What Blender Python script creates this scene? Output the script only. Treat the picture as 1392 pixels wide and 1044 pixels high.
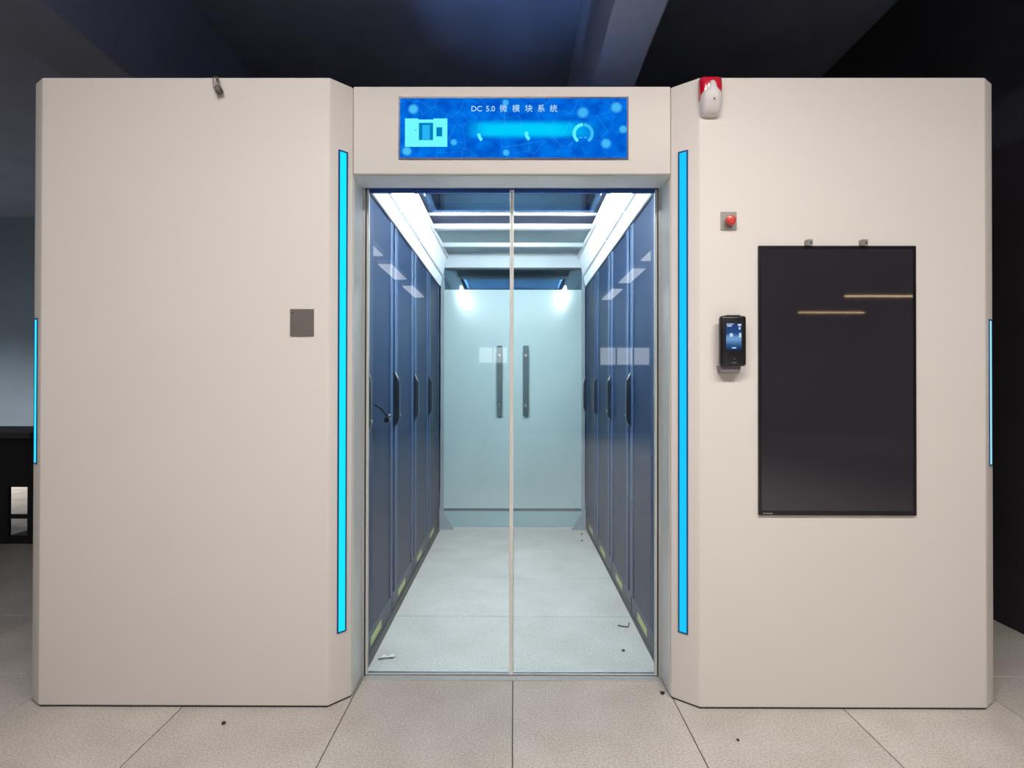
import bpy, bmesh, math, random
from mathutils import Vector, Matrix

random.seed(7)
scene = bpy.context.scene
for o in list(bpy.data.objects):
    bpy.data.objects.remove(o)
COL = scene.collection

# ------------------------------------------------------------------ camera
cam_data = bpy.data.cameras.new('camera')
cam_data.sensor_width = 36.0
cam_data.sensor_fit = 'HORIZONTAL'
cam_data.lens = 786.4 * 36.0 / 1392.0
cam_data.clip_start = 0.05
cam = bpy.data.objects.new('camera', cam_data)
COL.objects.link(cam)
cam.matrix_world = (Matrix.Translation((0.0092, -2.289, 1.1636))
                    @ Matrix.Rotation(0.0032, 4, 'Z')
                    @ Matrix.Rotation(math.pi / 2 + 0.0057, 4, 'X')
                    @ Matrix.Rotation(0.0016, 4, 'Z'))
scene.camera = cam

# ------------------------------------------------------------------ world, exposure
world = bpy.data.worlds.new('dim_hall')
scene.world = world
world.use_nodes = True
bg = world.node_tree.nodes['Background']
bg.inputs['Color'].default_value = (0.5, 0.6, 0.8, 1)
bg.inputs['Strength'].default_value = 0.012
vs = scene.view_settings
vs.view_transform = 'Standard'
vs.look = 'None'
vs.exposure = 0.0
vs.gamma = 1.0
vs.use_curve_mapping = False

# light levels: overhead hall lamps, aisle strip lamps
HALL_LAMP_W = 40.0
AISLE_EMIT = 150.0


# ------------------------------------------------------------------ materials
def srgb(r, g, b):
    def c(v):
        v /= 255.0
        return v / 12.92 if v <= 0.04045 else ((v + 0.055) / 1.055) ** 2.4
    return (c(r), c(g), c(b), 1.0)


def new_mat(name):
    m = bpy.data.materials.new(name)
    m.use_nodes = True
    nt = m.node_tree
    for n in list(nt.nodes):
        nt.nodes.remove(n)
    out = nt.nodes.new('ShaderNodeOutputMaterial')
    return m, nt, out


def pbr(name, col, rough=0.5, metal=0.0, var=0.06, scale=6.0, bump=0.0, bscale=60.0, spec=0.5, coat=0.0):
    m, nt, out = new_mat(name)
    b = nt.nodes.new('ShaderNodeBsdfPrincipled')
    b.inputs['Roughness'].default_value = rough
    b.inputs['Metallic'].default_value = metal
    b.inputs['Specular IOR Level'].default_value = spec
    b.inputs['Coat Weight'].default_value = coat
    b.inputs['Coat Roughness'].default_value = 0.08
    tc = nt.nodes.new('ShaderNodeTexCoord')
    n = nt.nodes.new('ShaderNodeTexNoise')
    n.inputs['Scale'].default_value = scale
    n.inputs['Detail'].default_value = 4
    nt.links.new(tc.outputs['Object'], n.inputs['Vector'])
    r = nt.nodes.new('ShaderNodeValToRGB')
    c = col
    r.color_ramp.elements[0].position = 0.3
    r.color_ramp.elements[1].position = 0.7
    r.color_ramp.elements[0].color = (c[0] * (1 - var), c[1] * (1 - var), c[2] * (1 - var), 1)
    r.color_ramp.elements[1].color = (min(1, c[0] * (1 + var)), min(1, c[1] * (1 + var)), min(1, c[2] * (1 + var)), 1)
    nt.links.new(n.outputs['Fac'], r.inputs['Fac'])
    nt.links.new(r.outputs['Color'], b.inputs['Base Color'])
    if bump:
        n2 = nt.nodes.new('ShaderNodeTexNoise')
        n2.inputs['Scale'].default_value = bscale
        nt.links.new(tc.outputs['Object'], n2.inputs['Vector'])
        bp = nt.nodes.new('ShaderNodeBump')
        bp.inputs['Strength'].default_value = bump
        bp.inputs['Distance'].default_value = 0.002
        nt.links.new(n2.outputs['Fac'], bp.inputs['Height'])
        nt.links.new(bp.outputs['Normal'], b.inputs['Normal'])
    nt.links.new(b.outputs['BSDF'], out.inputs['Surface'])
    return m


def emit(name, col, strength):
    m, nt, out = new_mat(name)
    e = nt.nodes.new('ShaderNodeEmission')
    e.inputs['Color'].default_value = col
    e.inputs['Strength'].default_value = strength
    nt.links.new(e.outputs[0], out.inputs['Surface'])
    return m


def thin_glass(name, tint, ior=1.5, boost=1.0, rough=0.0, refl=(1, 1, 1, 1)):
    """Thin pane: tinted straight-through transmission plus Fresnel mirror reflection."""
    m, nt, out = new_mat(name)
    t = nt.nodes.new('ShaderNodeBsdfTransparent')
    t.inputs['Color'].default_value = tint
    g = nt.nodes.new('ShaderNodeBsdfGlossy')
    g.inputs['Roughness'].default_value = rough
    g.inputs['Color'].default_value = refl
    f = nt.nodes.new('ShaderNodeFresnel')
    f.inputs['IOR'].default_value = ior
    mu = nt.nodes.new('ShaderNodeMath')
    mu.operation = 'MULTIPLY'
    mu.use_clamp = True
    mu.inputs[1].default_value = boost
    nt.links.new(f.outputs[0], mu.inputs[0])
    mx = nt.nodes.new('ShaderNodeMixShader')
    nt.links.new(mu.outputs[0], mx.inputs['Fac'])
    nt.links.new(t.outputs[0], mx.inputs[1])
    nt.links.new(g.outputs[0], mx.inputs[2])
    nt.links.new(mx.outputs[0], out.inputs['Surface'])
    return m


def tile_mat(name, base):
    m, nt, out = new_mat(name)
    N = nt.nodes.new
    L = nt.links.new
    b = N('ShaderNodeBsdfPrincipled')
    b.inputs['Roughness'].default_value = 0.42
    geo = N('ShaderNodeNewGeometry')
    n1 = N('ShaderNodeTexNoise'); n1.inputs['Scale'].default_value = 140; n1.inputs['Detail'].default_value = 3
    n2 = N('ShaderNodeTexNoise'); n2.inputs['Scale'].default_value = 4.5; n2.inputs['Detail'].default_value = 5
    L(geo.outputs['Position'], n1.inputs['Vector'])
    L(geo.outputs['Position'], n2.inputs['Vector'])
    r1 = N('ShaderNodeValToRGB')
    r1.color_ramp.elements[0].position = 0.32
    r1.color_ramp.elements[1].position = 0.62
    r1.color_ramp.elements[0].color = (base[0] * .72, base[1] * .71, base[2] * .69, 1)
    r1.color_ramp.elements[1].color = (base[0] * 1.08, base[1] * 1.08, base[2] * 1.08, 1)
    L(n1.outputs['Fac'], r1.inputs['Fac'])
    r2 = N('ShaderNodeValToRGB')
    r2.color_ramp.elements[0].position = 0.3
    r2.color_ramp.elements[1].position = 0.75
    r2.color_ramp.elements[0].color = (.84, .82, .80, 1)
    r2.color_ramp.elements[1].color = (1.03, 1.03, 1.03, 1)
    L(n2.outputs['Fac'], r2.inputs['Fac'])
    mx = N('ShaderNodeMix'); mx.data_type = 'RGBA'; mx.blend_type = 'MULTIPLY'
    mx.inputs['Factor'].default_value = 1.0
    L(r1.outputs['Color'], mx.inputs['A'])
    L(r2.outputs['Color'], mx.inputs['B'])
    oi = N('ShaderNodeObjectInfo')
    mr = N('ShaderNodeMapRange')
    mr.inputs['To Min'].default_value = 0.93
    mr.inputs['To Max'].default_value = 1.03
    L(oi.outputs['Random'], mr.inputs['Value'])
    hs = N('ShaderNodeHueSaturation')
    L(mr.outputs[0], hs.inputs['Value'])
    L(mx.outputs['Result'], hs.inputs['Color'])
    L(hs.outputs['Color'], b.inputs['Base Color'])
    bp = N('ShaderNodeBump'); bp.inputs['Strength'].default_value = 0.04; bp.inputs['Distance'].default_value = 0.001
    L(n1.outputs['Fac'], bp.inputs['Height'])
    L(bp.outputs['Normal'], b.inputs['Normal'])
    L(b.outputs['BSDF'], out.inputs['Surface'])
    return m


M = {}
M['panel'] = pbr('warm_white_powder_coat', (0.74, 0.70, 0.665, 1), 0.48, spec=0.3, var=0.015, scale=1.2, bump=0.02, bscale=220)
M['tile'] = tile_mat('speckled_floor_tile', (0.57, 0.545, 0.515))
M['subfloor'] = pbr('dark_tile_joint', (0.07, 0.065, 0.06, 1), 0.8, scale=20)
M['ceiling'] = pbr('dark_painted_ceiling', (0.17, 0.185, 0.26, 1), 0.8, var=0.1, scale=2)
M['beam'] = pbr('grey_painted_beam', (0.22, 0.235, 0.30, 1), 0.7, var=0.12, scale=2)
M['hallwall'] = pbr('blue_grey_wall_paint', (0.17, 0.23, 0.29, 1), 0.75, var=0.1, scale=1.2)
M['darkwall'] = pbr('black_wall_paint', (0.028, 0.024, 0.031, 1), 0.8, var=0.2, scale=3)
M['alu'] = pbr('brushed_aluminium', (0.62, 0.66, 0.68, 1), 0.38, metal=0.6, var=0.05, scale=40)
M['alu_pale'] = pbr('pale_door_stile', (0.75, 0.74, 0.70, 1), 0.4, metal=0.2, var=0.04, scale=30)
M['jamb'] = pbr('glossy_jamb_laminate', (0.62, 0.66, 0.68, 1), 0.18, var=0.03, scale=3)
M['track_blue'] = pbr('dark_blue_track', (0.03, 0.09, 0.30, 1), 0.3, metal=0.3, var=0.1, scale=20)  # plain dark blue for the top track and top rails
M['rail_dark'] = pbr('dark_metal_rail', (0.10, 0.13, 0.14, 1), 0.45, metal=0.4)
M['seal'] = pbr('dark_rubber_seal', (0.03, 0.035, 0.04, 1), 0.6)
M['rack_body'] = pbr('rack_steel', (0.006, 0.010, 0.018, 1), 0.5, var=0.1, scale=10)
M['rack_door'] = pbr('slate_blue_rack_door', (0.004, 0.014, 0.044, 1), 0.45, spec=0.2, var=0.08, scale=2.5)
M['rack_post'] = pbr('rack_door_edge_frame', (0.028, 0.056, 0.115, 1), 0.45, spec=0.25, var=0.05, scale=4)
M['rack_plinth'] = pbr('rack_plinth_steel', (0.035, 0.052, 0.08, 1), 0.5)
M['handle_black'] = pbr('black_plastic_handle', (0.012, 0.018, 0.03, 1), 0.35)
M['sticker'] = pbr('yellow_green_sticker', (0.42, 0.45, 0.16, 1), 0.5, var=0.12, scale=30)
M['steel'] = pbr('polished_steel', (0.7, 0.7, 0.7, 1), 0.22, metal=1.0)
M['gun'] = pbr('dull_bronze_lock_metal', (0.16, 0.14, 0.12, 1), 0.4, metal=0.7, var=0.2, scale=60)
M['plate'] = pbr('taupe_metal_plate', (0.20, 0.175, 0.165, 1), 0.4, metal=0.3, var=0.05)
M['grey_plate'] = pbr('grey_button_plate', (0.36, 0.35, 0.33, 1), 0.4, metal=0.3)
M['red'] = pbr('red_plastic', (0.62, 0.03, 0.025, 1), 0.3, coat=0.4)
M['red_face'] = pbr('paler_red_button_face', (0.78, 0.22, 0.18, 1), 0.4)
M['red_lens'] = pbr('red_strobe_lens', (0.60, 0.006, 0.03, 1), 0.15, coat=0.8)
M['white_plastic'] = pbr('white_alarm_plastic', (0.68, 0.66, 0.66, 1), 0.35)
M['black_plastic'] = pbr('black_device_plastic', (0.010, 0.010, 0.013, 1), 0.3)
M['black_glass'] = pbr('black_display_glass', (0.028, 0.025, 0.033, 1), 0.03, var=0.1, scale=2, spec=0.5)  # base lifted to purple-grey, painting in the haze of the reflected room
M['bezel'] = pbr('black_display_bezel', (0.006, 0.005, 0.007, 1), 0.35)
M['clip'] = pbr('grey_metal_clip', (0.32, 0.31, 0.30, 1), 0.4, metal=0.5)
M['bracket'] = pbr('grey_bracket_plastic', (0.17, 0.16, 0.18, 1), 0.5)
M['fascia'] = pbr('white_light_trough', (0.85, 0.88, 0.90, 1), 0.4, var=0.02)
M['roof_frame'] = pbr('pale_roof_beam', (0.50, 0.56, 0.60, 1), 0.6, spec=0.1, var=0.04)
M['roof_panel'] = pbr('pale_metal_roof_panel', (0.34, 0.41, 0.44, 1), 0.6, spec=0.1, var=0.06, scale=3)
M['roof_dark'] = pbr('purple_grey_roof_strip', (0.04, 0.045, 0.075, 1), 0.7, spec=0.05)
M['gusset'] = pbr('grey_steel_gusset', (0.22, 0.27, 0.31, 1), 0.45)
M['desk'] = pbr('black_desk_laminate', (0.015, 0.014, 0.015, 1), 0.6)
M['desk_top'] = pbr('dark_grey_desk_top', (0.06, 0.06, 0.065, 1), 0.5)
M['lamp_body'] = pbr('white_lamp_housing', (0.6, 0.6, 0.6, 1), 0.5)
M['wire'] = pbr('steel_suspension_wire', (0.3, 0.3, 0.3, 1), 0.4, metal=0.8)
M['paper'] = pbr('torn_white_paper', (0.75, 0.76, 0.74, 1), 0.8)
M['debris'] = pbr('black_debris', (0.02, 0.02, 0.02, 1), 0.7)
M['glass_front'] = thin_glass('clear_front_glass', (0.955, 0.985, 0.99, 1), 1.5, 1.0)
M['glass_roof'] = thin_glass('blue_tinted_roof_glass', (0.50, 0.68, 0.98, 1), 1.5, 1.5, 0.06, (0.28, 0.55, 0.95, 1))
M['glass_end'] = thin_glass('blue_grey_end_glass', (0.86, 0.95, 0.96, 1), 1.5, 2.2, 0.02, (0.6, 0.82, 1.0, 1))
M['lamp'] = emit('hall_lamp_diffuser', (1.0, 0.97, 0.93, 1), 4.2)
M['lamp_warm'] = emit('warm_lamp_diffuser', (1.0, 0.70, 0.34, 1), 22.0)
M['window_day'] = emit('daylit_window_pane', (0.92, 0.96, 1.0, 1), 3.0)
M['aisle_lamp'] = emit('cool_white_led_tube', (0.86, 0.96, 1.0, 1), AISLE_EMIT)


def frosted(name):
    m, nt, out = new_mat(name)
    N = nt.nodes.new
    L = nt.links.new
    d = N('ShaderNodeBsdfPrincipled')
    d.inputs['Roughness'].default_value = 0.16
    d.inputs['Specular IOR Level'].default_value = 0.4
    geo = N('ShaderNodeNewGeometry')
    n = N('ShaderNodeTexNoise'); n.inputs['Scale'].default_value = 1.6; n.inputs['Detail'].default_value = 3
    L(geo.outputs['Position'], n.inputs['Vector'])
    r = N('ShaderNodeValToRGB')
    r.color_ramp.elements[0].position = 0.3
    r.color_ramp.elements[1].position = 0.7
    r.color_ramp.elements[0].color = (0.38, 0.50, 0.505, 1)
    r.color_ramp.elements[1].color = (0.45, 0.57, 0.575, 1)
    L(n.outputs['Fac'], r.inputs['Fac'])
    L(r.outputs['Color'], d.inputs['Base Color'])
    t = N('ShaderNodeBsdfTranslucent')
    t.inputs['Color'].default_value = (0.5, 0.7, 0.75, 1)
    mx = N('ShaderNodeMixShader'); mx.inputs['Fac'].default_value = 0.15
    L(d.outputs[0], mx.inputs[1])
    L(t.outputs[0], mx.inputs[2])
    L(mx.outputs[0], out.inputs['Surface'])
    return m


M['film'] = frosted('frosted_teal_glass_film')


# ------------------------------------------------------------------ mesh helpers
class MB:
    """collects shapes, builds ONE mesh object"""
    def __init__(self):
        self.bm = bmesh.new()
        self.mi = 0

    def _faces(self, fs):
        for f in fs:
            f.material_index = self.mi

    def box(self, x0, x1, y0, y1, z0, z1, bev=0.0, seg=2):
        b = self.bm
        v = [b.verts.new(p) for p in ((x0, y0, z0), (x1, y0, z0), (x1, y1, z0), (x0, y1, z0),
                                      (x0, y0, z1), (x1, y0, z1), (x1, y1, z1), (x0, y1, z1))]
        fs = [b.faces.new([v[i] for i in q]) for q in
              ((0, 3, 2, 1), (4, 5, 6, 7), (0, 1, 5, 4), (1, 2, 6, 5), (2, 3, 7, 6), (3, 0, 4, 7))]
        self._faces(fs)
        if bev:
            es = list({e for f in fs for e in f.edges})
            r = bmesh.ops.bevel(b, geom=es, offset=bev, segments=seg, affect='EDGES', profile=0.5)
            self._faces(r['faces'])
        return self

    def prism(self, pts, a, b_, axis='z', bev=0.0, seg=2):
        """pts: 2D outline; extruded from a to b_ along axis"""
        def P(p, t):
            return {'z': (p[0], p[1], t), 'y': (p[0], t, p[1]), 'x': (t, p[0], p[1])}[axis]
        bm = self.bm
        lo = [bm.verts.new(P(p, a)) for p in pts]
        hi = [bm.verts.new(P(p, b_)) for p in pts]
        n = len(pts)
        fs = [bm.faces.new(lo), bm.faces.new(hi)]
        for i in range(n):
            fs.append(bm.faces.new((lo[i], lo[(i + 1) % n], hi[(i + 1) % n], hi[i])))
        self._faces(fs)
        if bev:
            es = list({e for f in fs for e in f.edges})
            r = bmesh.ops.bevel(bm, geom=es, offset=bev, segments=seg, affect='EDGES', profile=0.5)
            self._faces(r['faces'])
        return self

    def tube(self, pts, r, n=10, caps=True):
        bm = self.bm
        pts = [Vector(p) for p in pts]
        rings = []
        for i, p in enumerate(pts):
            d = (pts[min(i + 1, len(pts) - 1)] - pts[max(i - 1, 0)]).normalized()
            ref = Vector((0, 0, 1)) if abs(d.z) < 0.9 else Vector((1, 0, 0))
            u = d.cross(ref).normalized()
            w = d.cross(u).normalized()
            rr = r[i] if isinstance(r, (list, tuple)) else r
            rings.append([bm.verts.new(p + u * rr * math.cos(2 * math.pi * k / n) + w * rr * math.sin(2 * math.pi * k / n)) for k in range(n)])
        fs = []
        for a, b in zip(rings[:-1], rings[1:]):
            for k in range(n):
                fs.append(bm.faces.new((a[k], a[(k + 1) % n], b[(k + 1) % n], b[k])))
        if caps:
            fs.append(bm.faces.new(list(reversed(rings[0]))))
            fs.append(bm.faces.new(rings[-1]))
        self._faces(fs)
        return self

    def disc(self, c, r, n=24, axis='y', depth=0.001):
        c = Vector(c)
        ax = {'x': Vector((1, 0, 0)), 'y': Vector((0, 1, 0)), 'z': Vector((0, 0, 1))}[axis]
        return self.tube([c, c + ax * depth], r, n)

    def arc(self, c, r0, r1, a0, a1, y0, y1, n=20):
        """flat ring segment in the xz plane"""
        out = []
        for k in range(n + 1):
            a = math.radians(a0 + (a1 - a0) * k / n)
            out.append((c[0] + r1 * math.cos(a), c[1] + r1 * math.sin(a)))
        for k in range(n, -1, -1):
            a = math.radians(a0 + (a1 - a0) * k / n)
            out.append((c[0] + r0 * math.cos(a), c[1] + r0 * math.sin(a)))
        return self.prism(out, y0, y1, 'y')

    def build(self, name, mats, parent=None, smooth=False, loc=None):
        bmesh.ops.recalc_face_normals(self.bm, faces=self.bm.faces[:])
        me = bpy.data.meshes.new(name)
        self.bm.to_mesh(me)
        self.bm.free()
        if not isinstance(mats, (list, tuple)):
            mats = [mats]
        for m in mats:
            me.materials.append(m)
        if smooth:
            for p in me.polygons:
                p.use_smooth = True
            try:
                me.set_sharp_from_angle(angle=math.radians(40))
            except Exception:
                pass
        o = bpy.data.objects.new(name, me)
        COL.objects.link(o)
        if parent:
            o.parent = parent
        if loc:
            o.location = loc
        return o


def tag(o, label, cat, group=None):
    o['label'] = label
    o['category'] = cat
    if group:
        o['group'] = group
    return o


def struct(o, label=None, cat=None):
    o['kind'] = 'structure'
    if label:
        o['label'] = label
        o['category'] = cat
    return o


def thing(name, loc, label, cat, group=None, rz=0.0):
    o = bpy.data.objects.new(name, None)
    o.empty_display_size = 0.1
    COL.objects.link(o)
    o.location = loc
    o.rotation_euler = (0, 0, rz)
    return tag(o, label, cat, group)


def copy_tree(o, parent=None):
    c = o.copy()
    COL.objects.link(c)
    c.parent = parent
    for ch in list(o.children):
        copy_tree(ch, c)
    return c


# ------------------------------------------------------------------ the hall
HX0, HX1, HY0, HY1, HZ = -8.4, 9.0, -12.6, 6.0, 3.6

floor = MB().box(HX0, HX1, HY0, HY1, -0.12, -0.004).build('floor', M['subfloor'])
struct(floor, 'pale speckled square tile floor of the hall and aisle', 'floor')
# subfloor beyond the built tiles carries the tile pattern in its material
nt = M['subfloor'].node_tree
bs = [n for n in nt.nodes if n.type == 'BSDF_PRINCIPLED'][0]
geo = nt.nodes.new('ShaderNodeNewGeometry')
bk = nt.nodes.new('ShaderNodeTexBrick')
bk.offset = 0.0
bk.inputs['Scale'].default_value = 1.0
bk.inputs['Brick Width'].default_value = 0.6
bk.inputs['Row Height'].default_value = 0.6
bk.inputs['Mortar Size'].default_value = 0.006
bk.inputs['Color1'].default_value = (0.42, 0.40, 0.375, 1)
bk.inputs['Color2'].default_value = (0.45, 0.425, 0.40, 1)
bk.inputs['Mortar'].default_value = (0.06, 0.055, 0.05, 1)
mp = nt.nodes.new('ShaderNodeMapping')
mp.inputs['Location'].default_value = (-0.0066, -0.056, 0)
nt.links.new(geo.outputs['Position'], mp.inputs['Vector'])
nt.links.new(mp.outputs['Vector'], bk.inputs['Vector'])
nt.links.new(bk.outputs['Color'], bs.inputs['Base Color'])
M['joint'] = pbr('dark_joint_filler', (0.06, 0.055, 0.05, 1), 0.85, scale=30)

g = 0.0017
tb = MB().box(g, 0.6 - g, g, 0.6 - g, -0.02, 0.0)
for e in [e for e in tb.bm.edges if all(abs(v.co.z) < 1e-6 for v in e.verts)]:
    pass
bmesh.ops.bevel(tb.bm, geom=[e for e in tb.bm.edges if all(abs(v.co.z) < 1e-6 for v in e.verts)], offset=0.0012, segments=1, affect='EDGES')
tile0 = tb.build('tile', M['tile'], floor)
first = True
for i in range(-8, 5):
    for j in range(-5, 7):
        x, y = 0.0066 + 0.6 * i, 0.056 + 0.6 * j
        # tiles wholly under the racks are never seen
        if y > 0.0 and y < 2.0 and ((x > 0.58 and x < 1.0) or (x > -1.7 and x < -1.0)):
            continue
        t = tile0 if first else tile0.copy()
        if not first:
            COL.objects.link(t)
            t.parent = floor
        first = False
        t.location = (x, y, 0)
# dark filler in the joints between the built tiles
jf = MB().box(-4.79, 3.0, -2.94, 4.25, -0.0039, -0.0030).build('joint_filler', M['joint'], floor)

ceiling = struct(MB().box(HX0, HX1, HY0, HY1, HZ, HZ + 0.2).build('ceiling', M['ceiling']),
                 'dark blue-grey ceiling slab above the enclosure', 'ceiling')
struct(MB().box(0.434, 0.664, -3.2, HY1, 2.80, HZ, 0.01).build('trim_1', M['beam']),
       'grey concrete ceiling beam running back right of the doorway', 'beam')
struct(MB().box(-2.40, -2.03, -3.2, HY1, 2.82, HZ, 0.01).build('trim_2', M['ceiling']),
       'dark ceiling beam running back over the left white panel', 'beam')
struct(MB().box(HX0, HX1, HY1, HY1 + 0.2, 0, HZ).build('wall_far', M['hallwall']),
       'blue-grey hall wall seen past the left edge of the enclosure', 'wall')
struct(MB().box(HX0 - 0.2, HX0, HY0, HY1, 0, HZ).build('wall_left', M['hallwall']), 'blue-grey hall side wall on the left', 'wall')
struct(MB().box(HX1, HX1 + 0.2, HY0, HY1, 0, HZ).build('wall_outer', M['hallwall']), 'hall side wall far to the right', 'wall')
struct(MB().box(2.42, 2.55, -0.5, HY1, 0, HZ).build('wall_right', M['darkwall']),
       'black partition wall beside the right white panel', 'wall')
M['backwall'] = pbr('dim_grey_wall_paint', (0.10, 0.10, 0.115, 1), 0.75, var=0.15, scale=1.0)
wb = struct(MB().box(HX0, HX1, HY0 - 0.2, HY0, 0, HZ).build('wall_back', M['backwall']), 'dim wall behind the photographer', 'wall')


def wall_window(name, x0, x1, z0, z1, n):
    y = HY0 + 0.0
    fr = MB()
    t = 0.035
    fr.box(x0 - t, x1 + t, y, y + 0.06, z1, z1 + t).box(x0 - t, x1 + t, y, y + 0.06, z0 - t, z0)
    w = (x1 - x0) / n
    for k in range(n + 1):
        fr.box(x0 + w * k - t / 2, x0 + w * k + t / 2, y, y + 0.06, z0, z1)
    f = fr.build(name, M['alu'])
    struct(f)
    for k in range(n):
        MB().box(x0 + w * k + t / 2, x0 + w * (k + 1) - t / 2, y + 0.01, y + 0.025, z0, z1).build('pane', M['window_day'], f)
    return f


tagw = wall_window('window_1', 2.22, 3.52, 1.75, 2.19, 3)
tagw['label'] = 'bright three-pane high window reflected in the right glass door'
tagw['category'] = 'window'
tagw = wall_window('window_2', -0.90, -0.16, 1.80, 2.19, 2)
tagw['label'] = 'bright two-pane high window reflected beside the door seam'
tagw['category'] = 'window'


# ------------------------------------------------------------------ hall lamps (suspended linear fixtures)
def hall_lamp(x, y0, y1, z, w, label, group, power=0.0, along='y', warm=False, spread=110):
    L = (y1 - y0)
    cx, cy = (x, (y0 + y1) / 2) if along == 'y' else ((y0 + y1) / 2, x)
    t = thing('ceiling_lamp', (cx, cy, z), label, 'lamp', group)

    def bx(mb, a0, a1, b0, b1, z0, z1, bev=0):
        if along == 'y':
            mb.box(a0, a1, b0, b1, z0, z1, bev)
        else:
            mb.box(b0, b1, a0, a1, z0, z1, bev)
        return mb
    bx(MB(), -w / 2 - 0.012, w / 2 + 0.012, -L / 2 - 0.012, L / 2 + 0.012, 0.012, 0.075, 0.006).build('housing', M['lamp_body'], t)
    bx(MB(), -w / 2, w / 2, -L / 2, L / 2, 0.0, 0.012).build('diffuser', M['lamp_warm'] if warm else M['lamp'], t)
    for s in (-1, 1):
        p = (0, s * L * 0.4) if along == 'y' else (s * L * 0.4, 0)
        MB().tube([(p[0], p[1], 0.075), (p[0], p[1], HZ - z)], 0.003, 6).build('suspension_wire', M['wire'], t)
    if power:
        ld = bpy.data.lights.new('lamp_light', 'AREA')
        ld.shape = 'RECTANGLE'
        ld.size, ld.size_y = (w, L) if along == 'y' else (L, w)
        ld.energy = power
        ld.color = (1.0, 0.93, 0.87)
        ld.spread = math.radians(spread)
        lo = bpy.data.objects.new('lamp_light', ld)
        COL.objects.link(lo)
        lo.parent = t
        lo.location = (0, 0, -0.004)
    return t


G = 'suspended linear lamps in two rows behind the photographer'
for k, (ya, yb) in enumerate([(-3.9, -2.65), (-5.72, -4.5), (-7.5, -6.3), (-9.45, -8.15)]):
    nm = ['nearest', 'second', 'third', 'farthest'][k]
    hall_lamp(-1.93, ya, yb, 3.0, 0.2, nm + ' lamp of the left row, mirrored in the left glass door', G, HALL_LAMP_W * (0.15 if k == 0 else 0.25))
    hall_lamp(1.95, ya - 0.3, yb - 0.3, 3.0, 0.2, nm + ' lamp of the right row, mirrored in the right glass door', G, HALL_LAMP_W * 0.9)
hall_lamp(-2.4, -1.4, 1.95, 3.4, 0.3, 'broad ceiling lamp above the photographer, before the doors', 'broad lamps over the forecourt', HALL_LAMP_W * 4.2, 'x', False, 165)
hall_lamp(-7.2, 3.2, 4.5, 3.0, 0.2, 'added unseen lamp brightening the hall wall past the left edge', 'added lamps deep in the hall', 125)  # added out of view, only to brighten the far hall wall
hall_lamp(-9.1, 6.3, 7.6, 2.9, 0.05, 'nearer thin warm lamp mirrored in the black display', 'thin warm lamps mirrored in the display', 6, 'x', True)
hall_lamp(-11.5, 6.6, 8.1, 2.9, 0.05, 'farther thin warm lamp mirrored lower in the black display', 'thin warm lamps mirrored in the display', 6, 'x', True)

# ------------------------------------------------------------------ front cabinets (the two white side panels)
FY, HT = -0.1875, 2.293


def cabinet(sign, x_in, x_out, label):
    """x_in / x_out: inner and outer ends of the flat front face (absolute)"""
    s = sign
    cx = s * (x_in + x_out) / 2
    t = thing('front_cabinet', (cx, 0, 0), label, 'cabinet', 'white cabinets either side of the glass doors')

    def X(v):
        return s * v - cx
    jx = 0.598
    pts = [(X(x_in), FY), (X(x_out), FY), (X(x_out + 0.060), FY + 0.042), (X(x_out + 0.060), 0.086), (X(0.625), 0.086), (X(0.625), 0.02),
           (X(jx), 0.02), (X(jx), FY + 0.072)]
    MB().prism(pts, 0.006, HT, 'z', 0.005, 3).build('body', M['panel'], t, smooth=True)
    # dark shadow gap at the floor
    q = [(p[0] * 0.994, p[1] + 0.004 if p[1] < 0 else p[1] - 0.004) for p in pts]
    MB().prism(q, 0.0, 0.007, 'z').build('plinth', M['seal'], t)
    # glossy laminate lining of the doorway return
    MB().box(min(X(jx - 0.002), X(jx + 0.001)), max(X(jx - 0.002), X(jx + 0.001)), FY + 0.085, 0.018, 0.012, 1.962).build('jamb_lining', M['jamb'], t)

    def strip(ax, ay, bx_, by_, u, w, z0, z1, name, mat_d):
        """light strip lying on the chamfer from (ax,ay) to (bx_,by_)"""
        a, b = Vector((X(ax), ay)), Vector((X(bx_), by_))
        d = (b - a).normalized()
        n = Vector((d.y, -d.x))
        if n.y > 0:
            n = -n
        c = a.lerp(b, u)

        def rect(hw, o0, o1):
            return [tuple(c + d * hw + n * o0), tuple(c - d * hw + n * o0), tuple(c - d * hw + n * o1), tuple(c + d * hw + n * o1)]
        ch = MB()
        e = w * (0.14 if w > 0.03 else 0.07)
        hw = w / 2
        for sg in (-1, 1):
            cc = c + d * sg * (hw - e / 2)
            ch.prism([tuple(cc + d * e / 2 - n * 0.004), tuple(cc - d * e / 2 - n * 0.004), tuple(cc - d * e / 2 + n * 0.0035), tuple(cc + d * e / 2 + n * 0.0035)], z0, z1, 'z')
        ch.prism(rect(hw, -0.004, 0.0035), z1, z1 + 0.005, 'z')
        ch.prism(rect(hw, -0.004, 0.0035), z0 - 0.005, z0, 'z')
        o = ch.build(name, M['strip_rim'], t)
        MB().prism(rect(hw - e, -0.004, 0.002), z0, z1, 'z').build('diffuser', mat_d, o)
    strip(x_in, FY, jx, FY + 0.072, 0.56, 0.038, 0.262, 2.035, 'light_strip', M['strip_' + ('l' if s < 0 else 'r')])
    strip(x_out, FY, x_out + 0.060, FY + 0.042, 0.6, 0.030 if s < 0 else 0.026, 0.884, 1.41, 'edge_light', M['edge_' + ('l' if s < 0 else 'r')])
    return t


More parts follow.
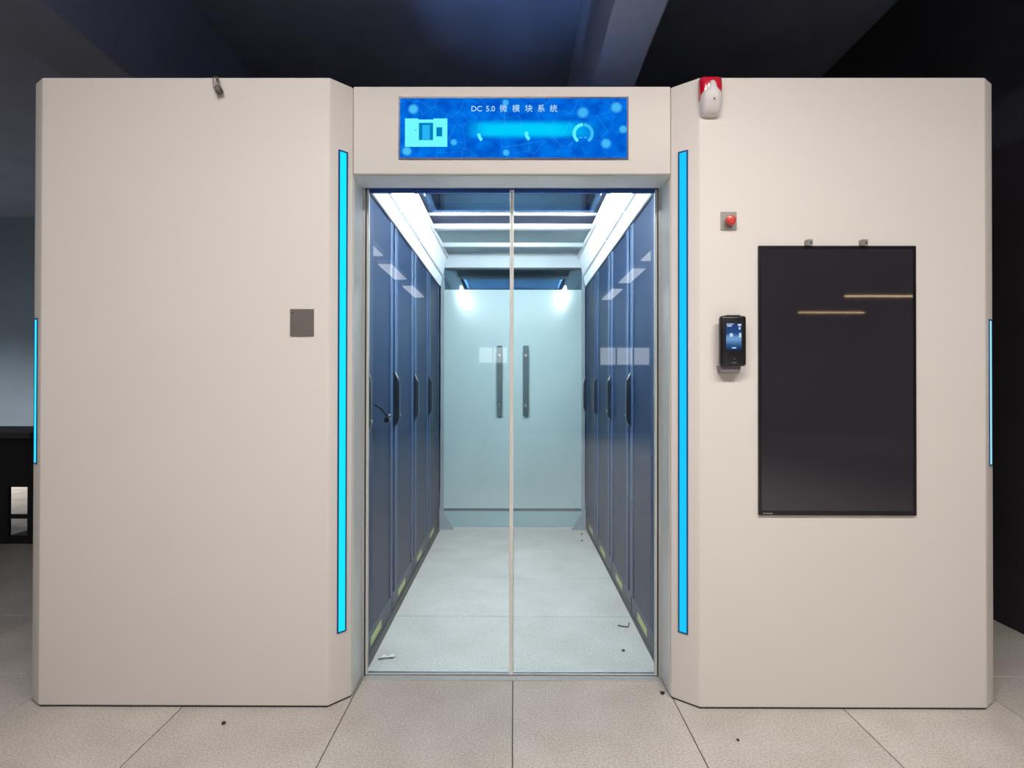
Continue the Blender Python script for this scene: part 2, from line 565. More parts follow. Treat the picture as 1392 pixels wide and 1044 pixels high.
M['strip_rim'] = pbr('dark_blue_strip_channel', (0.01, 0.06, 0.19, 1), 0.35)
M['strip_l'] = emit('cyan_led_diffuser', (0.01, 0.72, 1.0, 1), 1.15)
M['strip_r'] = emit('sky_blue_led_diffuser', (0.01, 0.54, 1.0, 1), 1.1)
M['edge_l'] = emit('bright_cyan_edge_led', (0.03, 0.72, 1.0, 1), 1.2)
M['edge_r'] = emit('pale_cyan_edge_led', (0.38, 0.85, 0.95, 1), 1.0)

cabinet(-1, 0.664, 1.715, 'plain white cabinet left of the glass doors, with a grey square plate')
cabinet(1, 0.684, 1.719, 'white cabinet right of the glass doors, carrying the tall black display')

# ------------------------------------------------------------------ header over the doors
hd = thing('door_header', (0, -0.03, 1.963), 'white header panel above the glass doors, holding the blue screen', 'panel')
MB().box(-0.594, 0.594, -0.098, 0.046, 0.0, HT - 1.963 - 0.002, 0.004, 2).build('body', M['panel'], hd, smooth=True)
MB().box(-0.596, 0.596, -0.085, 0.046, -0.004, 0.0).build('soffit', M['jamb'], hd)

# header screen: x -.424...439, z 2.017..2.25 on plane y=-.128
HSX0, HSX1, HSZ0, HSZ1 = -0.424, 0.436, 2.016, 2.250
SY = -0.1282


def header_screen_mat():
    m, nt, out = new_mat('blue_screen_picture')
    N = nt.nodes.new
    L = nt.links.new
    geo = N('ShaderNodeTexCoord')
    sep = N('ShaderNodeSeparateXYZ')
    L(geo.outputs['Generated'], sep.inputs[0])

    def math_(op, a, b=None, clamp=False):
        n = N('ShaderNodeMath'); n.operation = op; n.use_clamp = clamp
        for i, v in enumerate((a, b)):
            if v is None:
                continue
            if isinstance(v, (int, float)):
                n.inputs[i].default_value = v
            else:
                L(v, n.inputs[i])
        return n.outputs[0]

    def smooth(v, a, b):
        n = N('ShaderNodeMapRange'); n.interpolation_type = 'SMOOTHSTEP'
        n.inputs['From Min'].default_value = a
        n.inputs['From Max'].default_value = b
        L(v, n.inputs['Value'])
        return n.outputs[0]
    x, z = sep.outputs['X'], sep.outputs['Z']
    base = N('ShaderNodeTexNoise'); base.inputs['Scale'].default_value = 5.0
    mpn = N('ShaderNodeMapping'); mpn.inputs['Scale'].default_value = (3.6, 1, 1)
    L(geo.outputs['Generated'], mpn.inputs['Vector'])
    L(mpn.outputs['Vector'], base.inputs['Vector'])
    ramp = N('ShaderNodeValToRGB')
    ramp.color_ramp.elements[0].position = 0.3
    ramp.color_ramp.elements[1].position = 0.7
    ramp.color_ramp.elements[0].color = srgb(0, 82, 200)
    ramp.color_ramp.elements[1].color = srgb(0, 122, 238)
    L(base.outputs['Fac'], ramp.inputs['Fac'])
    # bright band behind the gauges
    band = math_('MULTIPLY', math_('MULTIPLY', smooth(x, 0.27, 0.40), math_('SUBTRACT', 1.0, smooth(x, 0.66, 0.92))),
                 math_('MULTIPLY', smooth(z, 0.30, 0.42), math_('SUBTRACT', 1.0, smooth(z, 0.52, 0.66))))
    mix = N('ShaderNodeMix'); mix.data_type = 'RGBA'
    L(band, mix.inputs['Factor'])
    L(ramp.outputs['Color'], mix.inputs['A'])
    mix.inputs['B'].default_value = srgb(0, 205, 255)
    # thin network lines
    vo = N('ShaderNodeTexVoronoi'); vo.feature = 'DISTANCE_TO_EDGE'; vo.inputs['Scale'].default_value = 3.0
    L(mpn.outputs['Vector'], vo.inputs['Vector'])
    line = math_('MULTIPLY', math_('SUBTRACT', 1.0, smooth(vo.outputs['Distance'], 0.0, 0.03)), 0.10)
    # soft round dots
    tot = line
    mp2 = N('ShaderNodeMapping'); mp2.inputs['Scale'].default_value = (3.69, 0, 1)
    L(geo.outputs['Generated'], mp2.inputs['Vector'])
    for (u, v, r, s) in [(.058, .82, .09, 1), (.03, .11, .085, 1), (.466, .93, .06, .8), (.468, .085, .06, .9), (.237, .26, .06, .9),
                         (.806, .76, .10, .8), (.954, .85, .10, .9), (.984, .48, .075, .9), (.908, .24, .09, .9)]:
        vd = N('ShaderNodeVectorMath'); vd.operation = 'DISTANCE'
        L(mp2.outputs['Vector'], vd.inputs[0])
        vd.inputs[1].default_value = (u * 3.69, 0, v)
        d = math_('MULTIPLY', math_('SUBTRACT', 1.0, smooth(vd.outputs['Value'], r * 0.45, r * 1.15)), s * 0.85)
        tot = math_('MAXIMUM', tot, d)
    mix2 = N('ShaderNodeMix'); mix2.data_type = 'RGBA'
    L(tot, mix2.inputs['Factor'])
    L(mix.outputs['Result'], mix2.inputs['A'])
    mix2.inputs['B'].default_value = srgb(80, 205, 255)
    e = N('ShaderNodeEmission')
    L(mix2.outputs['Result'], e.inputs['Color'])
    e.inputs['Strength'].default_value = 1.0
    L(e.outputs[0], out.inputs['Surface'])
    return m


scx, scz = (HSX0 + HSX1) / 2, HSZ0
hs = thing('header_screen', (scx, SY, scz), 'wide glowing blue screen with white title text above the doors', 'screen')
w2, hh = (HSX1 - HSX0) / 2, HSZ1 - HSZ0
bz = MB()
bz.box(-w2, w2, -0.004, 0.0, 0, 0.006).box(-w2, w2, -0.004, 0.0, hh - 0.006, hh)
bz.box(-w2, -w2 + 0.006, -0.004, 0.0, 0.006, hh - 0.006).box(w2 - 0.006, w2, -0.004, 0.0, 0.006, hh - 0.006)
bz.build('bezel', pbr('navy_screen_bezel', (0.012, 0.03, 0.13, 1), 0.3), hs)
MB().box(-w2 + 0.006, w2 - 0.006, -0.003, 0.0, 0.006, hh - 0.006).build('display_surface', header_screen_mat(), hs)


def hsx(px):      # photograph pixel column on this screen -> local metres
    return (px - 541) / (856 - 541) * 2 * w2 - w2


def hsz(py):
    return (215 - py) / (215 - 130) * hh


# small picture of the enclosure on the screen
pc = MB()
pc.mi = 0
pc.box(hsx(550), hsx(568), -0.0036, -0.003, hsz(198), hsz(159.5))
pc.box(hsx(568), hsx(589), -0.0036, -0.003, hsz(198), hsz(161))
pc.box(hsx(589), hsx(608), -0.0036, -0.003, hsz(198), hsz(159.5))
pc.mi = 1
pc.box(hsx(569), hsx(588.5), -0.0039, -0.0036, hsz(189), hsz(165.5))
pc.box(hsx(593), hsx(601), -0.0039, -0.0036, hsz(184), hsz(171.5))
pc.mi = 2
pc.box(hsx(573.8), hsx(584), -0.0042, -0.0039, hsz(188.5), hsz(168.5))
pc.mi = 3
pc.box(hsx(563.5), hsx(566), -0.0039, -0.0036, hsz(176), hsz(174.5))
pc.build('enclosure_picture', [emit('screen_pale_cyan', srgb(115, 250, 255), 1), emit('screen_deep_teal', srgb(0, 128, 190), 1),
                               emit('screen_mid_blue', srgb(40, 180, 245), 1), emit('screen_teal', srgb(60, 200, 220), 1)], hs)
M['gauge'] = emit('screen_gauge_cyan', srgb(95, 245, 255), 1)
for (px, py, r, a0, a1, hw) in [(661, 181, 9.5, 175, 235, 2.2), (726, 180, 9.5, 165, 235, 2.2), (794, 180, 12.1, 92, 235, 2.1)]:
    MB().arc((hsx(px), hsz(py)), (r - hw) / 361, (r + hw) / 361, a0, a1, -0.0038, -0.003, 24).build('gauge_arc', M['gauge'], hs)
ga = MB()
ga.arc((hsx(794), hsz(180)), 10.0 / 361, 14.2 / 361, -55, 85, -0.0036, -0.003, 30)
ga.box(hsx(788), hsx(793), -0.0036, -0.003, hsz(186.2), hsz(184.6)).box(hsx(795), hsx(799.5), -0.0036, -0.003, hsz(186.2), hsz(184.6))
ga.build('gauge_track', emit('screen_gauge_track_blue', srgb(60, 190, 250), 1), hs)

M['screen_text'] = emit('screen_text_white', srgb(185, 232, 255), 1)


def text_mesh(body, size, name, mat, parent, loc, align='LEFT', depth=0.0003):
    cu = bpy.data.curves.new('text_source', 'FONT')
    cu.body = body
    cu.size = size
    cu.align_x = align
    cu.extrude = depth
    cu.resolution_u = 3
    tmp = bpy.data.objects.new('text_source', cu)
    COL.objects.link(tmp)
    dg = bpy.context.evaluated_depsgraph_get()
    dg.update()
    me = bpy.data.meshes.new_from_object(tmp.evaluated_get(dg))
    bpy.data.objects.remove(tmp)
    bpy.data.curves.remove(cu)
    me.materials.clear()
    me.materials.append(mat)
    o = bpy.data.objects.new(name, me)
    COL.objects.link(o)
    o.parent = parent
    o.location = loc
    o.rotation_euler = (math.pi / 2, 0, 0)
    return o


# title: DC 5.0 and five Chinese characters, each where it stands on the screen
for body, px, sz in [('DC', 648, 9.4), ('5.0', 667, 9.4), ('微', 684.8, 9.6), ('模', 702, 9.6), ('块', 719.5, 9.6), ('系', 736.5, 9.6), ('统', 753.5, 9.6)]:
    text_mesh(body, (sz * 1.12) / 361, 'title_text', M['screen_text'], hs, (hsx(px), -0.0036, hsz(149.8)), 'CENTER')

# ------------------------------------------------------------------ glass doors of the front
DY = 0.045
fr = thing('door_frame', (0, DY, 0), 'slim aluminium frame and floor sill around the front glass doors', 'door frame')
for s in (-1, 1):
    MB().box(s * 0.598 - 0.010, s * 0.598 + 0.010, -0.024, 0.030, 0.0, 1.985, 0.002).build('jamb', M['alu'], fr)
    MB().box(min(s * 0.5865, s * 0.589), max(s * 0.5865, s * 0.589), -0.018, 0.02, 0.008, 1.96).build('seal', M['seal'], fr)
MB().box(-0.588, 0.588, -0.020, 0.030, 1.962, 1.985).build('top_track', M['track_blue'], fr)
MB().box(-0.588, 0.588, -0.036, 0.034, 0.0, 0.007, 0.002).build('sill', M['alu'], fr)
MB().box(-0.588, 0.588, -0.006, 0.006, 0.007, 0.0085).build('sill_groove', M['seal'], fr)

for s, lb in ((-1, 'left leaf of the clear glass double door at the front'), (1, 'right leaf of the clear glass double door at the front')):
    gd = thing('glass_door', (s * 0.2925, DY, 0.010), lb, 'glass door', 'front glass door leaves')
    MB().box(-0.2865, 0.2865, -0.004, 0.004, 0.004, 1.945).build('pane', M['glass_front'], gd)
    a = -s * 0.2885
    MB().box(a - 0.0038, a + 0.0038, -0.009, 0.009, 0.0, 1.95, 0.002).build('meeting_stile', M['alu_pale'], gd)
    a = s * 0.2885
    MB().box(a - 0.0045, a + 0.0045, -0.007, 0.007, 0.0, 1.95, 0.001).build('outer_stile', M['alu_pale'], gd)
    MB().box(-0.283, 0.283, -0.006, 0.006, 1.938, 1.952).build('top_rail', M['track_blue'], gd)
    MB().box(-0.283, 0.283, -0.006, 0.006, 0.0, 0.006).build('bottom_rail', M['alu'], gd)

# ------------------------------------------------------------------ server racks
R0, RW, RH, RD = 0.097, 0.6, 2.0, 1.17


def make_rack():
    """rack facing +x; its origin at the near front foot; spans y 0..0.6"""
    t = bpy.data.objects.new('server_rack', None)
    COL.objects.link(t)
    MB().box(-RD, -0.030, 0.004, RW - 0.004, 0.0, RH - 0.004, 0.003, 1).build('body', M['rack_body'], t)
    d = MB().box(-0.029, -0.010, 0.080, RW - 0.095, 0.105, RH - 0.006, 0.003, 1).build('door', M['rack_door'], t)
    # lighter upright edges of the door frame
    MB().box(-0.029, -0.004, 0.012, 0.080, 0.105, RH - 0.006, 0.003, 1).build('door_edge', M['rack_post'], t)
    MB().box(-0.029, -0.004, RW - 0.095, RW - 0.040, 0.105, RH - 0.006, 0.003, 1).build('door_edge', M['rack_post'], t)
    MB().box(-0.029, -0.014, 0.008, RW - 0.008, 0.0, 0.1, 0.002, 1).build('plinth', M['rack_plinth'], t)
    MB().box(-0.014, -0.0125, 0.150, 0.350, 0.030, 0.066).build('sticker', M['sticker'], t)
    # black pull handle with tapered ends, on the near edge
    prof = [(-0.004, 0.955), (0.016, 0.990), (0.019, 1.010), (0.019, 1.185), (0.016, 1.205), (-0.004, 1.245)]
    h = MB().prism([(p[0], p[1]) for p in prof], 0.004, 0.034, 'y', 0.003, 1).build('handle', M['handle_black'], t)
    MB().tube([(0.0185, 0.019, 1.02), (0.023, 0.019, 1.02)], 0.007, 10).build('lock', M['steel'], h)
    return t


rack0 = make_rack()
GR = 'dark blue racks lining the aisle'
ordinal = ['nearest the front glass door', 'second from the front glass door', 'third from the front glass door', 'last before the end doors']
for k in range(4):
    r = rack0 if k == 0 else copy_tree(rack0)
    r.location = (-0.602, R0 + RW * k, 0)
    r.rotation_euler = (0, 0, 0)
    tag(r, 'dark blue server rack on the left of the aisle, ' + ordinal[k], 'server rack', GR)
for k in range(4):
    r = copy_tree(rack0)
    r.location = (0.602, R0 + RW * (k + 1), 0)
    r.rotation_euler = (0, 0, math.pi)
    tag(r, 'dark blue server rack on the right of the aisle, ' + ordinal[k], 'server rack', GR)

# swung-out lever with two bright keys on the nearest left rack
lv = thing('key_lever', (-0.576, R0 + 0.07, 1.075), 'small black lever with two bright keys on the nearest left rack', 'lock')
MB().tube([(-0.002, 0, 0.012), (0.010, 0.03, 0.0), (0.022, 0.085, -0.03), (0.026, 0.115, -0.045)], [0.005, 0.006, 0.006, 0.005], 8).build('arm', M['handle_black'], lv, smooth=True)
MB().box(0.012, 0.034, 0.10, 0.17, -0.068, -0.046, 0.004).build('lock_body', M['handle_black'], lv)
for yy in (0.125, 0.155):
    MB().tube([(0.024, yy, -0.046), (0.024, yy, -0.040), (0.024, yy + 0.003, -0.034)], [0.006, 0.007, 0.004], 10).build('key', M['steel'], lv, smooth=True)

# ------------------------------------------------------------------ aisle roof and light troughs
YE = 2.497       # end of the rack rows
RZ = 2.27        # underside of the roof
GT = 'white lit troughs above the racks'
for s in (-1, 1):
    side = 'left' if s < 0 else 'right'
    for k in range(4):
        y0, y1 = R0 + RW * k + 0.003, R0 + RW * (k + 1) - 0.003
        t = thing('light_trough', (s * 0.6, (y0 + y1) / 2, 2.0),
                  'white lit trough panel above the %s racks, %s' % (side, ['nearest the front', 'second from the front', 'third from the front', 'nearest the end doors'][k]), 'lamp', GT)
        hl = (y1 - y0) / 2
        pts = [(0, 0.0), (-s * 0.062, 0.268), (-s * 0.056, 0.270), (s * 0.012, 0.268), (s * 0.012, 0.0)]
        MB().prism(pts, -hl, hl, 'y').build('panel', M['fascia'], t)
        # glowing LED diffuser lying on the sloping face
        def on(u, off):      # u: height up the slope, off: distance out of the face
            return (-s * (0.062 * u / 0.268) - s * off, u)
        if k < 2:
            MB().prism([on(0.085, 0.0005), on(0.225, 0.0005), on(0.222, 0.009), on(0.088, 0.009)], -hl + 0.012, hl - 0.012, 'y').build('led_diffuser', M['aisle_lamp'], t)
        else:
            t['label'] = 'plain white trough panel without a lamp above the %s %s rack' % (('third', 'last')[k - 2], side)
            t['category'] = 'panel'
        MB().prism([on(0.070, 0.0), on(0.085, 0.0), on(0.083, 0.012), on(0.072, 0.012)], -hl + 0.004, hl - 0.004, 'y').build('lower_clip_rail', M['lamp_body'], t)
        MB().prism([on(0.225, 0.0), on(0.238, 0.0), on(0.236, 0.012), on(0.227, 0.012)], -hl + 0.004, hl - 0.004, 'y').build('upper_clip_rail', M['lamp_body'], t)

rf = 0.54
tops = [('roof_glass', 0.10, 0.745, 'glass', 'blue tinted roof pane just inside the front doors'),
        ('roof_glass', 0.755, 1.395, 'glass', 'blue tinted roof pane in the middle of the aisle')]
for nm, y0, y1, kind, lb in tops:
    t = thing('roof_window', (0, (y0 + y1) / 2, RZ), lb, 'roof panel', 'tinted roof panes over the aisle')
    hl = (y1 - y0) / 2
    MB().box(-rf + 0.02, rf - 0.02, -hl + 0.02, hl - 0.02, 0.010, 0.016).build('pane', M['glass_roof'], t)
    f = MB()
    f.box(-rf, rf, -hl, -hl + 0.02, 0.008, 0.02).box(-rf, rf, hl - 0.02, hl, 0.008, 0.02)
    f.box(-rf, -rf + 0.02, -hl + 0.02, hl - 0.02, 0.008, 0.02).box(rf - 0.02, rf, -hl + 0.02, hl - 0.02, 0.008, 0.02)
    f.build('frame', M['roof_dark'], t)


def roof_beam(y0, y1, z0, lb, h=0.05):
    o = MB().box(-rf, rf, -(y1 - y0) / 2, (y1 - y0) / 2, 0, h, 0.003).build('roof_beam', M['roof_frame'], None, True, (0, (y0 + y1) / 2, z0))
    tag(o, lb, 'beam', 'pale beams crossing the aisle roof')


roof_beam(1.40, 1.425, RZ - 0.004, 'thin pale roof beam nearest the front doors', 0.018)
roof_beam(1.62, 1.69, RZ - 0.03, 'pale roof beam in the middle of the aisle roof')
roof_beam(2.13, 2.19, RZ - 0.03, 'pale roof beam nearest the end doors')
o = MB().box(-rf, rf, -0.095, 0.095, 0, 0.02, 0.002).build('roof_strip', M['roof_dark'], None, False, (0, 1.5225, RZ))
tag(o, 'narrow purple-grey roof strip between two pale beams', 'roof panel')
for (y0, y1, lb) in ((1.692, 2.128, 'pale grey roof panel before the last beam'), (2.192, 2.44, 'pale grey roof panel touching the end wall')):
    o = MB().box(-rf, rf, -(y1 - y0) / 2, (y1 - y0) / 2, 0, 0.02, 0.002).build('roof_panel', M['roof_panel'], None, False, (0, (y0 + y1) / 2, RZ))
    tag(o, lb, 'roof panel', 'opaque roof panels over the aisle')

# ------------------------------------------------------------------ end of the aisle
EY = 2.51
ef = thing('end_frame', (0, EY, 0), 'pale frame around the frosted glass doors at the aisle end', 'door frame')
MB().box(-0.598, 0.598, -0.010, 0.03, 2.155, 2.30, 0.003).build('top_panel', M['roof_frame'], ef)
MB().box(-0.570, 0.570, -0.014, 0.02, 2.139, 2.155).build('top_gap', M['seal'], ef)
for s in (-1, 1):
    MB().box(s * 0.585 - 0.014, s * 0.585 + 0.014, -0.011, 0.03, 0.0, 2.155, 0.002).build('jamb', M['gusset'], ef)
MB().box(-0.570, 0.570, -0.011, 0.03, 0.0, 0.010).build('sill', M['alu'], ef)
for s, side in ((-1, 'left'), (1, 'right')):
    gd = thing('end_glass_door', (s * 0.2865, EY, 0.012), 'frosted teal glass door leaf with upright handle at aisle end, ' + side + ' leaf', 'glass door', 'frosted doors at the aisle end')
    MB().box(-0.2835, 0.2835, -0.005, 0.005, 0.148, 2.125).build('pane', M['glass_end'], gd)
    MB().box(-0.2835, 0.2835, -0.0072, -0.0055, 0.15, 1.96).build('frosted_film', M['film'], gd)
    MB().box(-0.2835, 0.2835, -0.010, 0.010, 0.128, 0.148).build('lower_rail', M['rail_dark'], gd)
    MB().box(-0.2835, 0.2835, -0.008, 0.010, 0.0, 0.128).build('kick_panel', M['kick'] if 'kick' in M else M.setdefault('kick', pbr('teal_grey_kick_panel', (0.27, 0.40, 0.42, 1), 0.35)), gd)
    hx = -s * 0.2865 + s * 0.108
    h = MB().box(hx - 0.021, hx + 0.021, -0.040, -0.030, 0.915, 1.495, 0.004).build('handle', M['handle_steel'] if 'handle_steel' in M else M.setdefault('handle_steel', pbr('grey_steel_handle', (0.045, 0.075, 0.085, 1), 0.4)), gd)
    for zz in (1.415, 1.005):
        MB().tube([(hx, -0.042, zz), (hx, -0.004, zz)], 0.013, 12).build('standoff', M['steel'], h)
    # triangular foot bracket in the corner
    b = MB().prism([(s * 0.598 - s * 0.55, 0.0), (s * 0.483 - s * 0.55, 0.0), (s * 0.598 - s * 0.55, 0.178)], -0.02, 0.012, 'y', 0.002, 1).build('corner_bracket', M['gusset'], None, False, (s * 0.55, 2.455, 0.0))
    tag(b, 'grey triangular steel bracket at the %s foot of the end doors' % side, 'bracket', 'corner brackets at the aisle end')

# ------------------------------------------------------------------ things on the right cabinet
# tall black display
dx, dz = 1.178, 0.703
tv = thing('portrait_display', (dx, FY, dz), 'tall switched-off black display in portrait on the right panel', 'display')
W, H = 0.284, 0.974
MB().box(-W, W, -0.006, 0.0, 0.0, H, 0.002).build('housing', M['bezel'], tv, True)
b = 0.010
fb = MB()
fb.box(-W, W, -0.009, -0.006, 0, b * 1.6).box(-W, W, -0.009, -0.006, H - b, H)
fb.box(-W, -W + b, -0.009, -0.006, b * 1.6, H - b).box(W - b, W, -0.009, -0.006, b * 1.6, H - b)
fb.build('bezel', M['bezel'], tv)
MB().box(-W + b, W - b, -0.0075, -0.006, b * 1.6, H - b).build('screen_glass', M['black_glass'], tv)
MB().box(-W + 0.014, -W + 0.050, -0.0095, -0.009, 0.0055, 0.0085).build('marking', M['grey_plate'], tv)
for x, side in ((1.073, 'left'), (1.271, 'right')):
    c = thing('mounting_clip', (x, FY, 1.678), 'small grey clip above the black display, ' + side + ' one', 'clip', 'clips above the display')
    cl = MB()
    cl.box(-0.010, 0.010, -0.022, 0.0, 0.014, 0.019).box(-0.010, 0.010, -0.022, -0.017, -0.002, 0.014).box(-0.010, -0.006, -0.017, 0.0, 0.0, 0.014)
    cl.build('hook', M['clip'], c)
    MB().disc((0.0025, -0.0235, 0.007), 0.0035, 12, 'y', 0.0015).build('screw', M['steel'], c)

# emergency stop button
es = thing('emergency_button', (0.788, FY + 0.0008, 1.736), 'red mushroom push button on a small grey square plate', 'button')
MB().box(-0.029, 0.029, -0.006, 0.0, 0.0, 0.066, 0.002).build('plate', M['grey_plate'], es)
MB().tube([(0.001, -0.006, 0.030), (0.001, -0.016, 0.030)], 0.010, 20).build('stem', M['red'], es, True)
kb = MB().tube([(0.001, -0.014, 0.030), (0.001, -0.017, 0.030), (0.001, -0.024, 0.030), (0.001, -0.028, 0.030), (0.001, -0.030, 0.030)],
               [0.014, 0.0175, 0.0185, 0.0165, 0.011], 28).build('knob', M['red'], es, True)
ar = MB()
for a in (0, 120, 240):
    ar.arc((0.001, 0.030), 0.0055, 0.0085, a + 10, a + 85, -0.0305, -0.0285, 8)
ar.build('arrow_marks', M['red_face'], kb)

# face recognition terminal
te = thing('access_terminal', (0.788, FY + 0.0008, 1.216), 'black access terminal with lit screen, left of the tall display', 'terminal')
MB().prism([(-0.040, 0.0), (0.028, 0.0), (0.034, 0.028), (-0.044, 0.028)], -0.035, 0.0, 'y', 0.003).build('wall_bracket', M['bracket'], te)
MB().box(-0.0455, 0.0455, -0.052, -0.022, 0.024, 0.203, 0.009, 4).build('case', M['black_plastic'], te, True)
MB().box(-0.022, 0.026, -0.046, -0.020, 0.2035, 0.2065, 0.001).build('top_bar', M['bracket'], te)
M['term_screen'] = None


def terminal_screen():
    m, nt, out = new_mat('blue_terminal_screen')
    N = nt.nodes.new
    L = nt.links.new
    tc = N('ShaderNodeTexCoord')
    sp = N('ShaderNodeSeparateXYZ')
    L(tc.outputs['Generated'], sp.inputs[0])
    r = N('ShaderNodeValToRGB')
    cr = r.color_ramp
    cr.elements[0].position = 0.0
    cr.elements[0].color = srgb(25, 45, 85)
    cr.elements[1].position = 1.0
    cr.elements[1].color = srgb(45, 70, 125)
    for p, c in ((0.18, srgb(50, 90, 140)), (0.42, srgb(120, 170, 225)), (0.52, srgb(110, 155, 215)), (0.60, srgb(45, 80, 135))):
        e = cr.elements.new(p)
        e.color = c
    n = N('ShaderNodeTexNoise'); n.inputs['Scale'].default_value = 7
    L(tc.outputs['Generated'], n.inputs['Vector'])
    ad = N('ShaderNodeMath'); ad.operation = 'MULTIPLY_ADD'
    L(n.outputs['Fac'], ad.inputs[0]); ad.inputs[1].default_value = 0.16
    s2 = N('ShaderNodeMath'); s2.operation = 'SUBTRACT'
    L(sp.outputs['Z'], s2.inputs[0]); s2.inputs[1].default_value = 0.08
    L(s2.outputs[0], ad.inputs[2])
    L(ad.outputs[0], r.inputs['Fac'])
    e = N('ShaderNodeEmission')
    L(r.outputs['Color'], e.inputs['Color'])
    e.inputs['Strength'].default_value = 0.85
    L(e.outputs[0], out.inputs['Surface'])
    return m


ts = MB().box(-0.027, 0.027, -0.0528, -0.0518, 0.080, 0.176).build('screen', terminal_screen(), te)
wm = emit('terminal_white_mark', srgb(205, 225, 250), 0.9)
mk = MB()
mk.box(-0.026, -0.002, -0.0534, -0.0528, 0.171, 0.174).box(-0.024, -0.008, -0.0534, -0.0528, 0.164, 0.168)
mk.box(0.014, 0.026, -0.0534, -0.0528, 0.166, 0.173).box(0.017, 0.023, -0.0534, -0.0528, 0.154, 0.162)
mk.box(-0.015, -0.004, -0.0534, -0.0528, 0.128, 0.140).box(0.018, 0.026, -0.0534, -0.0528, 0.126, 0.141)
mk.box(-0.007, 0.008, -0.0534, -0.0528, 0.0865, 0.0905)
mk.build('screen_mark', wm, ts)
gm = MB()
gm.arc((0.002, 0.047), 0.003, 0.0045, 20, 160, -0.0527, -0.0518, 8)
gm.box(-0.008, 0.010, -0.0527, -0.0518, 0.035, 0.0375)
gm.build('printed_mark', M['bracket'], te)
MB().disc((0.012, -0.053, 0.190), 0.004, 14, 'y', 0.0012).build('camera_lens', M['black_glass'], te)

# siren and strobe at the upper left corner of the right cabinet
al = thing('alarm_strobe', (0.719, FY, 2.147), 'red and white alarm strobe at the top corner of the right panel', 'alarm')
body = MB()
rows = [(0.0, 0.028, 0.016), (0.010, 0.034, 0.030), (0.022, 0.037, 0.038), (0.050, 0.039, 0.046), (0.070, 0.039, 0.047), (0.079, 0.035, 0.046),
        (0.085, 0.026, 0.0455), (0.092, 0.0195, 0.045), (0.106, 0.0175, 0.043), (0.113, 0.013, 0.041), (0.116, 0.007, 0.039)]


def rounded_rows(mb, rows, n=20, p=3.2):
    rings = []
    for z, hw, d in rows:
        ring = []
        for k in range(n + 1):
            a = math.pi * k / n
            c, s_ = math.cos(a), math.sin(a)
            x = hw * math.copysign(abs(c) ** (2 / p), c)
            y = -d * abs(s_) ** (2 / p)
            ring.append(mb.bm.verts.new((x, y, z)))
        rings.append(ring)
    for a, b_ in zip(rings[:-1], rings[1:]):
        for k in range(n):
            mb.bm.faces.new((a[k], a[k + 1], b_[k + 1], b_[k]))
        mb.bm.faces.new((a[n], a[0], b_[0], b_[n]))
    mb.bm.faces.new(list(reversed(rings[0])))
    mb.bm.faces.new(rings[-1])
    return mb


rounded_rows(body, rows).build('siren_body', M['white_plastic'], al, True)
rounded_rows(MB(), [(0.055, 0.0395, 0.036), (0.105, 0.0408, 0.040), (0.128, 0.0405, 0.036), (0.136, 0.039, 0.026), (0.139, 0.036, 0.016)]).build('strobe_lens', M['red_lens'], al, True)
MB().disc((0.003, -0.0475, 0.046), 0.0038, 14, 'y', 0.0022).build('sound_hole', M['black_plastic'], al)
MB().box(-0.037, 0.037, -0.004, 0.0, 0.004, 0.133, 0.001).build('back_plate', M['white_plastic'], al)

# ------------------------------------------------------------------ things on the left cabinet
sp = thing('switch_plate', (-0.761, FY, 1.349), 'plain taupe square metal plate on the left white panel', 'plate')
MB().box(-0.043, 0.043, -0.006, 0.0, 0.0, 0.098, 0.002).build('cover', M['plate'], sp)
MB().disc((-0.034, -0.0068, 0.083), 0.0028, 12, 'y', 0.001).build('screw', M['steel'], sp)

pl = thing('padlock', (-1.060, FY - 0.004, 2.240), 'small dull bronze padlock hanging from the top of the left panel', 'padlock')
sh = []
for k in range(13):
    a = math.pi * k / 12
    sh.append((-0.0085 + 0.0105 * math.cos(a), -0.012, 0.036 + 0.0105 * math.sin(a)))
sh = [(0.002, -0.012, 0.006)] + [(p[0] + 0.0, p[1], p[2]) for p in sh] + [(-0.019, -0.012, 0.006)]
MB().tube([(p[0] - (p[2] - 0.012) * 0.12, p[1], p[2]) for p in sh], 0.0026, 8).build('shackle', M['gun'], pl, True)
MB().tube([(-0.007, -0.012, 0.010), (-0.005, -0.012, 0.006), (0.002, -0.013, -0.008), (0.0035, -0.013, -0.012)], [0.010, 0.0115, 0.0135, 0.012], 18).build('lock_case', M['gun'], pl, True)
MB().box(-0.012, -0.004, -0.016, 0.0045, 0.036, 0.0395).build('hasp', M['gun'], pl)
MB().tube([(0.001, -0.023, -0.002), (0.001, -0.0275, -0.002)], 0.0075, 16).build('keyhole_face', M['plate'], pl, True)

# ------------------------------------------------------------------ the dark desk in the hall
dk = thing('dark_desk', (-3.90, 2.25, 0), 'dark desk standing in the hall past the left edge', 'desk')
MB().box(-0.55, 0.37, -0.32, 0.40, 0.785, 0.825, 0.004).build('desktop', M['desk_top'], dk)
MB().box(-0.50, 0.17, -0.27, -0.24, 0.0, 0.785).build('front_panel', M['desk'], dk)
db = MB().box(0.17, 0.35, -0.27, 0.35, 0.42, 0.785, 0.003).build('drawer_box', M['desk'], dk)
MB().box(0.20, 0.32, -0.274, -0.27, 0.46, 0.75).build('drawer_front', M['desk'], db)
MB().box(0.315, 0.35, -0.27, -0.235, 0.0, 0.42).build('leg', M['desk'], dk)
MB().box(0.315, 0.35, 0.315, 0.35, 0.0, 0.42).build('leg', M['desk'], dk)
MB().box(-0.50, -0.465, 0.315, 0.35, 0.0, 0.785).build('leg', M['desk'], dk)
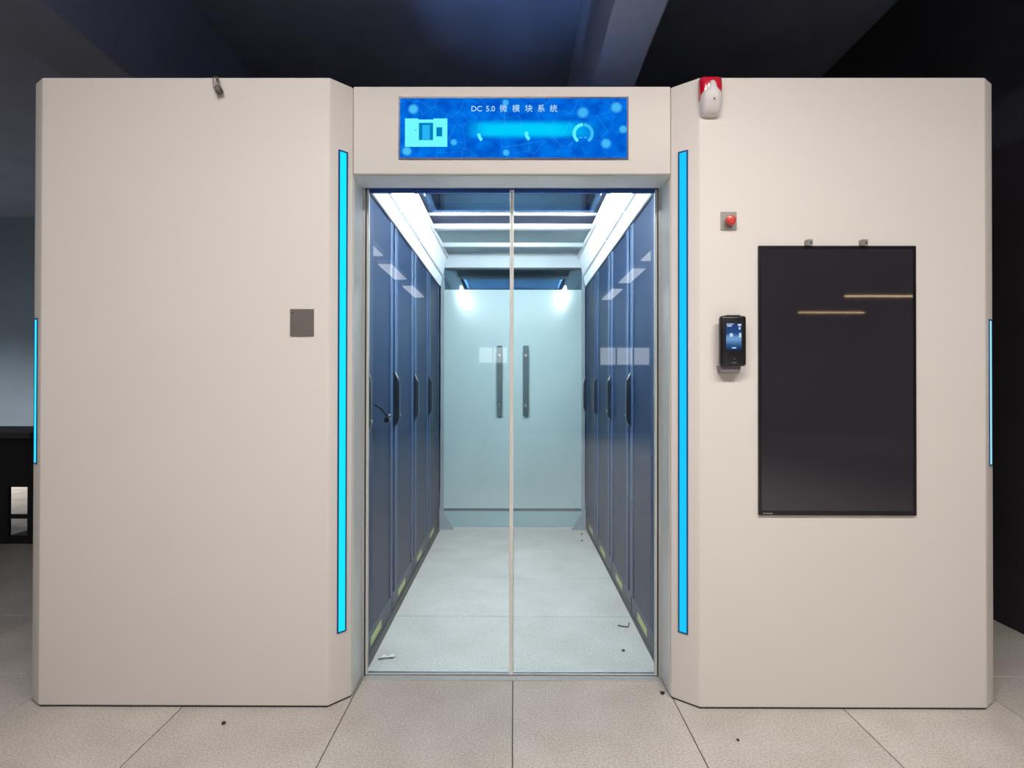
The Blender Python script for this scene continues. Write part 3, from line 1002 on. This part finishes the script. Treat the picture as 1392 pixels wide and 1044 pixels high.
MB().box(0.17, 0.315, -0.262, -0.24, 0.185, 0.215).build('stretcher', M['desk'], dk)
MB().box(0.17, 0.315, -0.262, 0.35, 0.0, 0.06).build('base_board', M['desk'], dk)

# ------------------------------------------------------------------ small litter on the floor
pp = MB()
pts = [(-0.034, -0.012), (-0.012, 0.006), (0.004, 0.000), (0.020, 0.016), (0.034, 0.010), (0.028, -0.006), (0.006, -0.010), (-0.004, -0.004), (-0.018, -0.022)]
pp.prism(pts, 0.0, 0.004, 'z')
for v in pp.bm.verts:
    v.co.z += 0.010 * abs(math.sin(v.co.x * 90))
o = pp.build('paper_scrap', M['paper'], None, False, (-0.535, 0.20, 0.0))
tag(o, 'torn scrap of white paper inside the left glass door', 'paper')


def pebble(name, x, y, r, lb, seed):
    rnd = random.Random(seed)
    b_ = MB()
    bmesh.ops.create_icosphere(b_.bm, subdivisions=1, radius=r)
    for v in b_.bm.verts:
        v.co *= rnd.uniform(0.7, 1.15)
        v.co.z = v.co.z * 0.6 + r * 0.6
    zmin = min(v.co.z for v in b_.bm.verts)
    for v in b_.bm.verts:
        v.co.z -= zmin
    o_ = b_.build(name, M['debris'], None, False, (x, y, 0.0))
    tag(o_, lb, 'debris', 'black crumbs on the floor')


pebble('debris_crumb', 0.493, 0.273, 0.009, 'black crumb on the aisle floor inside the right glass door', 1)
pebble('debris_crumb', 0.545, 2.285, 0.009, 'black crumb near the right end bracket, the farther of two', 2)
pebble('debris_crumb', 0.525, 2.10, 0.009, 'black crumb near the right end bracket, the nearer of two', 3)
pebble('debris_crumb', 0.575, -0.085, 0.011, 'dark round crumb at the foot of the right door jamb', 4)
pebble('debris_crumb', -0.99, -0.29, 0.008, 'dark crumb on the floor before the left white panel', 5)
pebble('debris_crumb', 0.749, -0.374, 0.006, 'dark crumb on the floor before the right white panel', 6)
o = MB().tube([(-0.035, 0.02, 0.004), (-0.01, 0.006, 0.004), (0.012, 0.001, 0.004), (0.022, 0.028, 0.012)], 0.003, 6).build('cable_tie', M['debris'], None, True, (0.553, 0.52, 0.0))
tag(o, 'short black cable tie by the right rack plinths', 'cable tie')
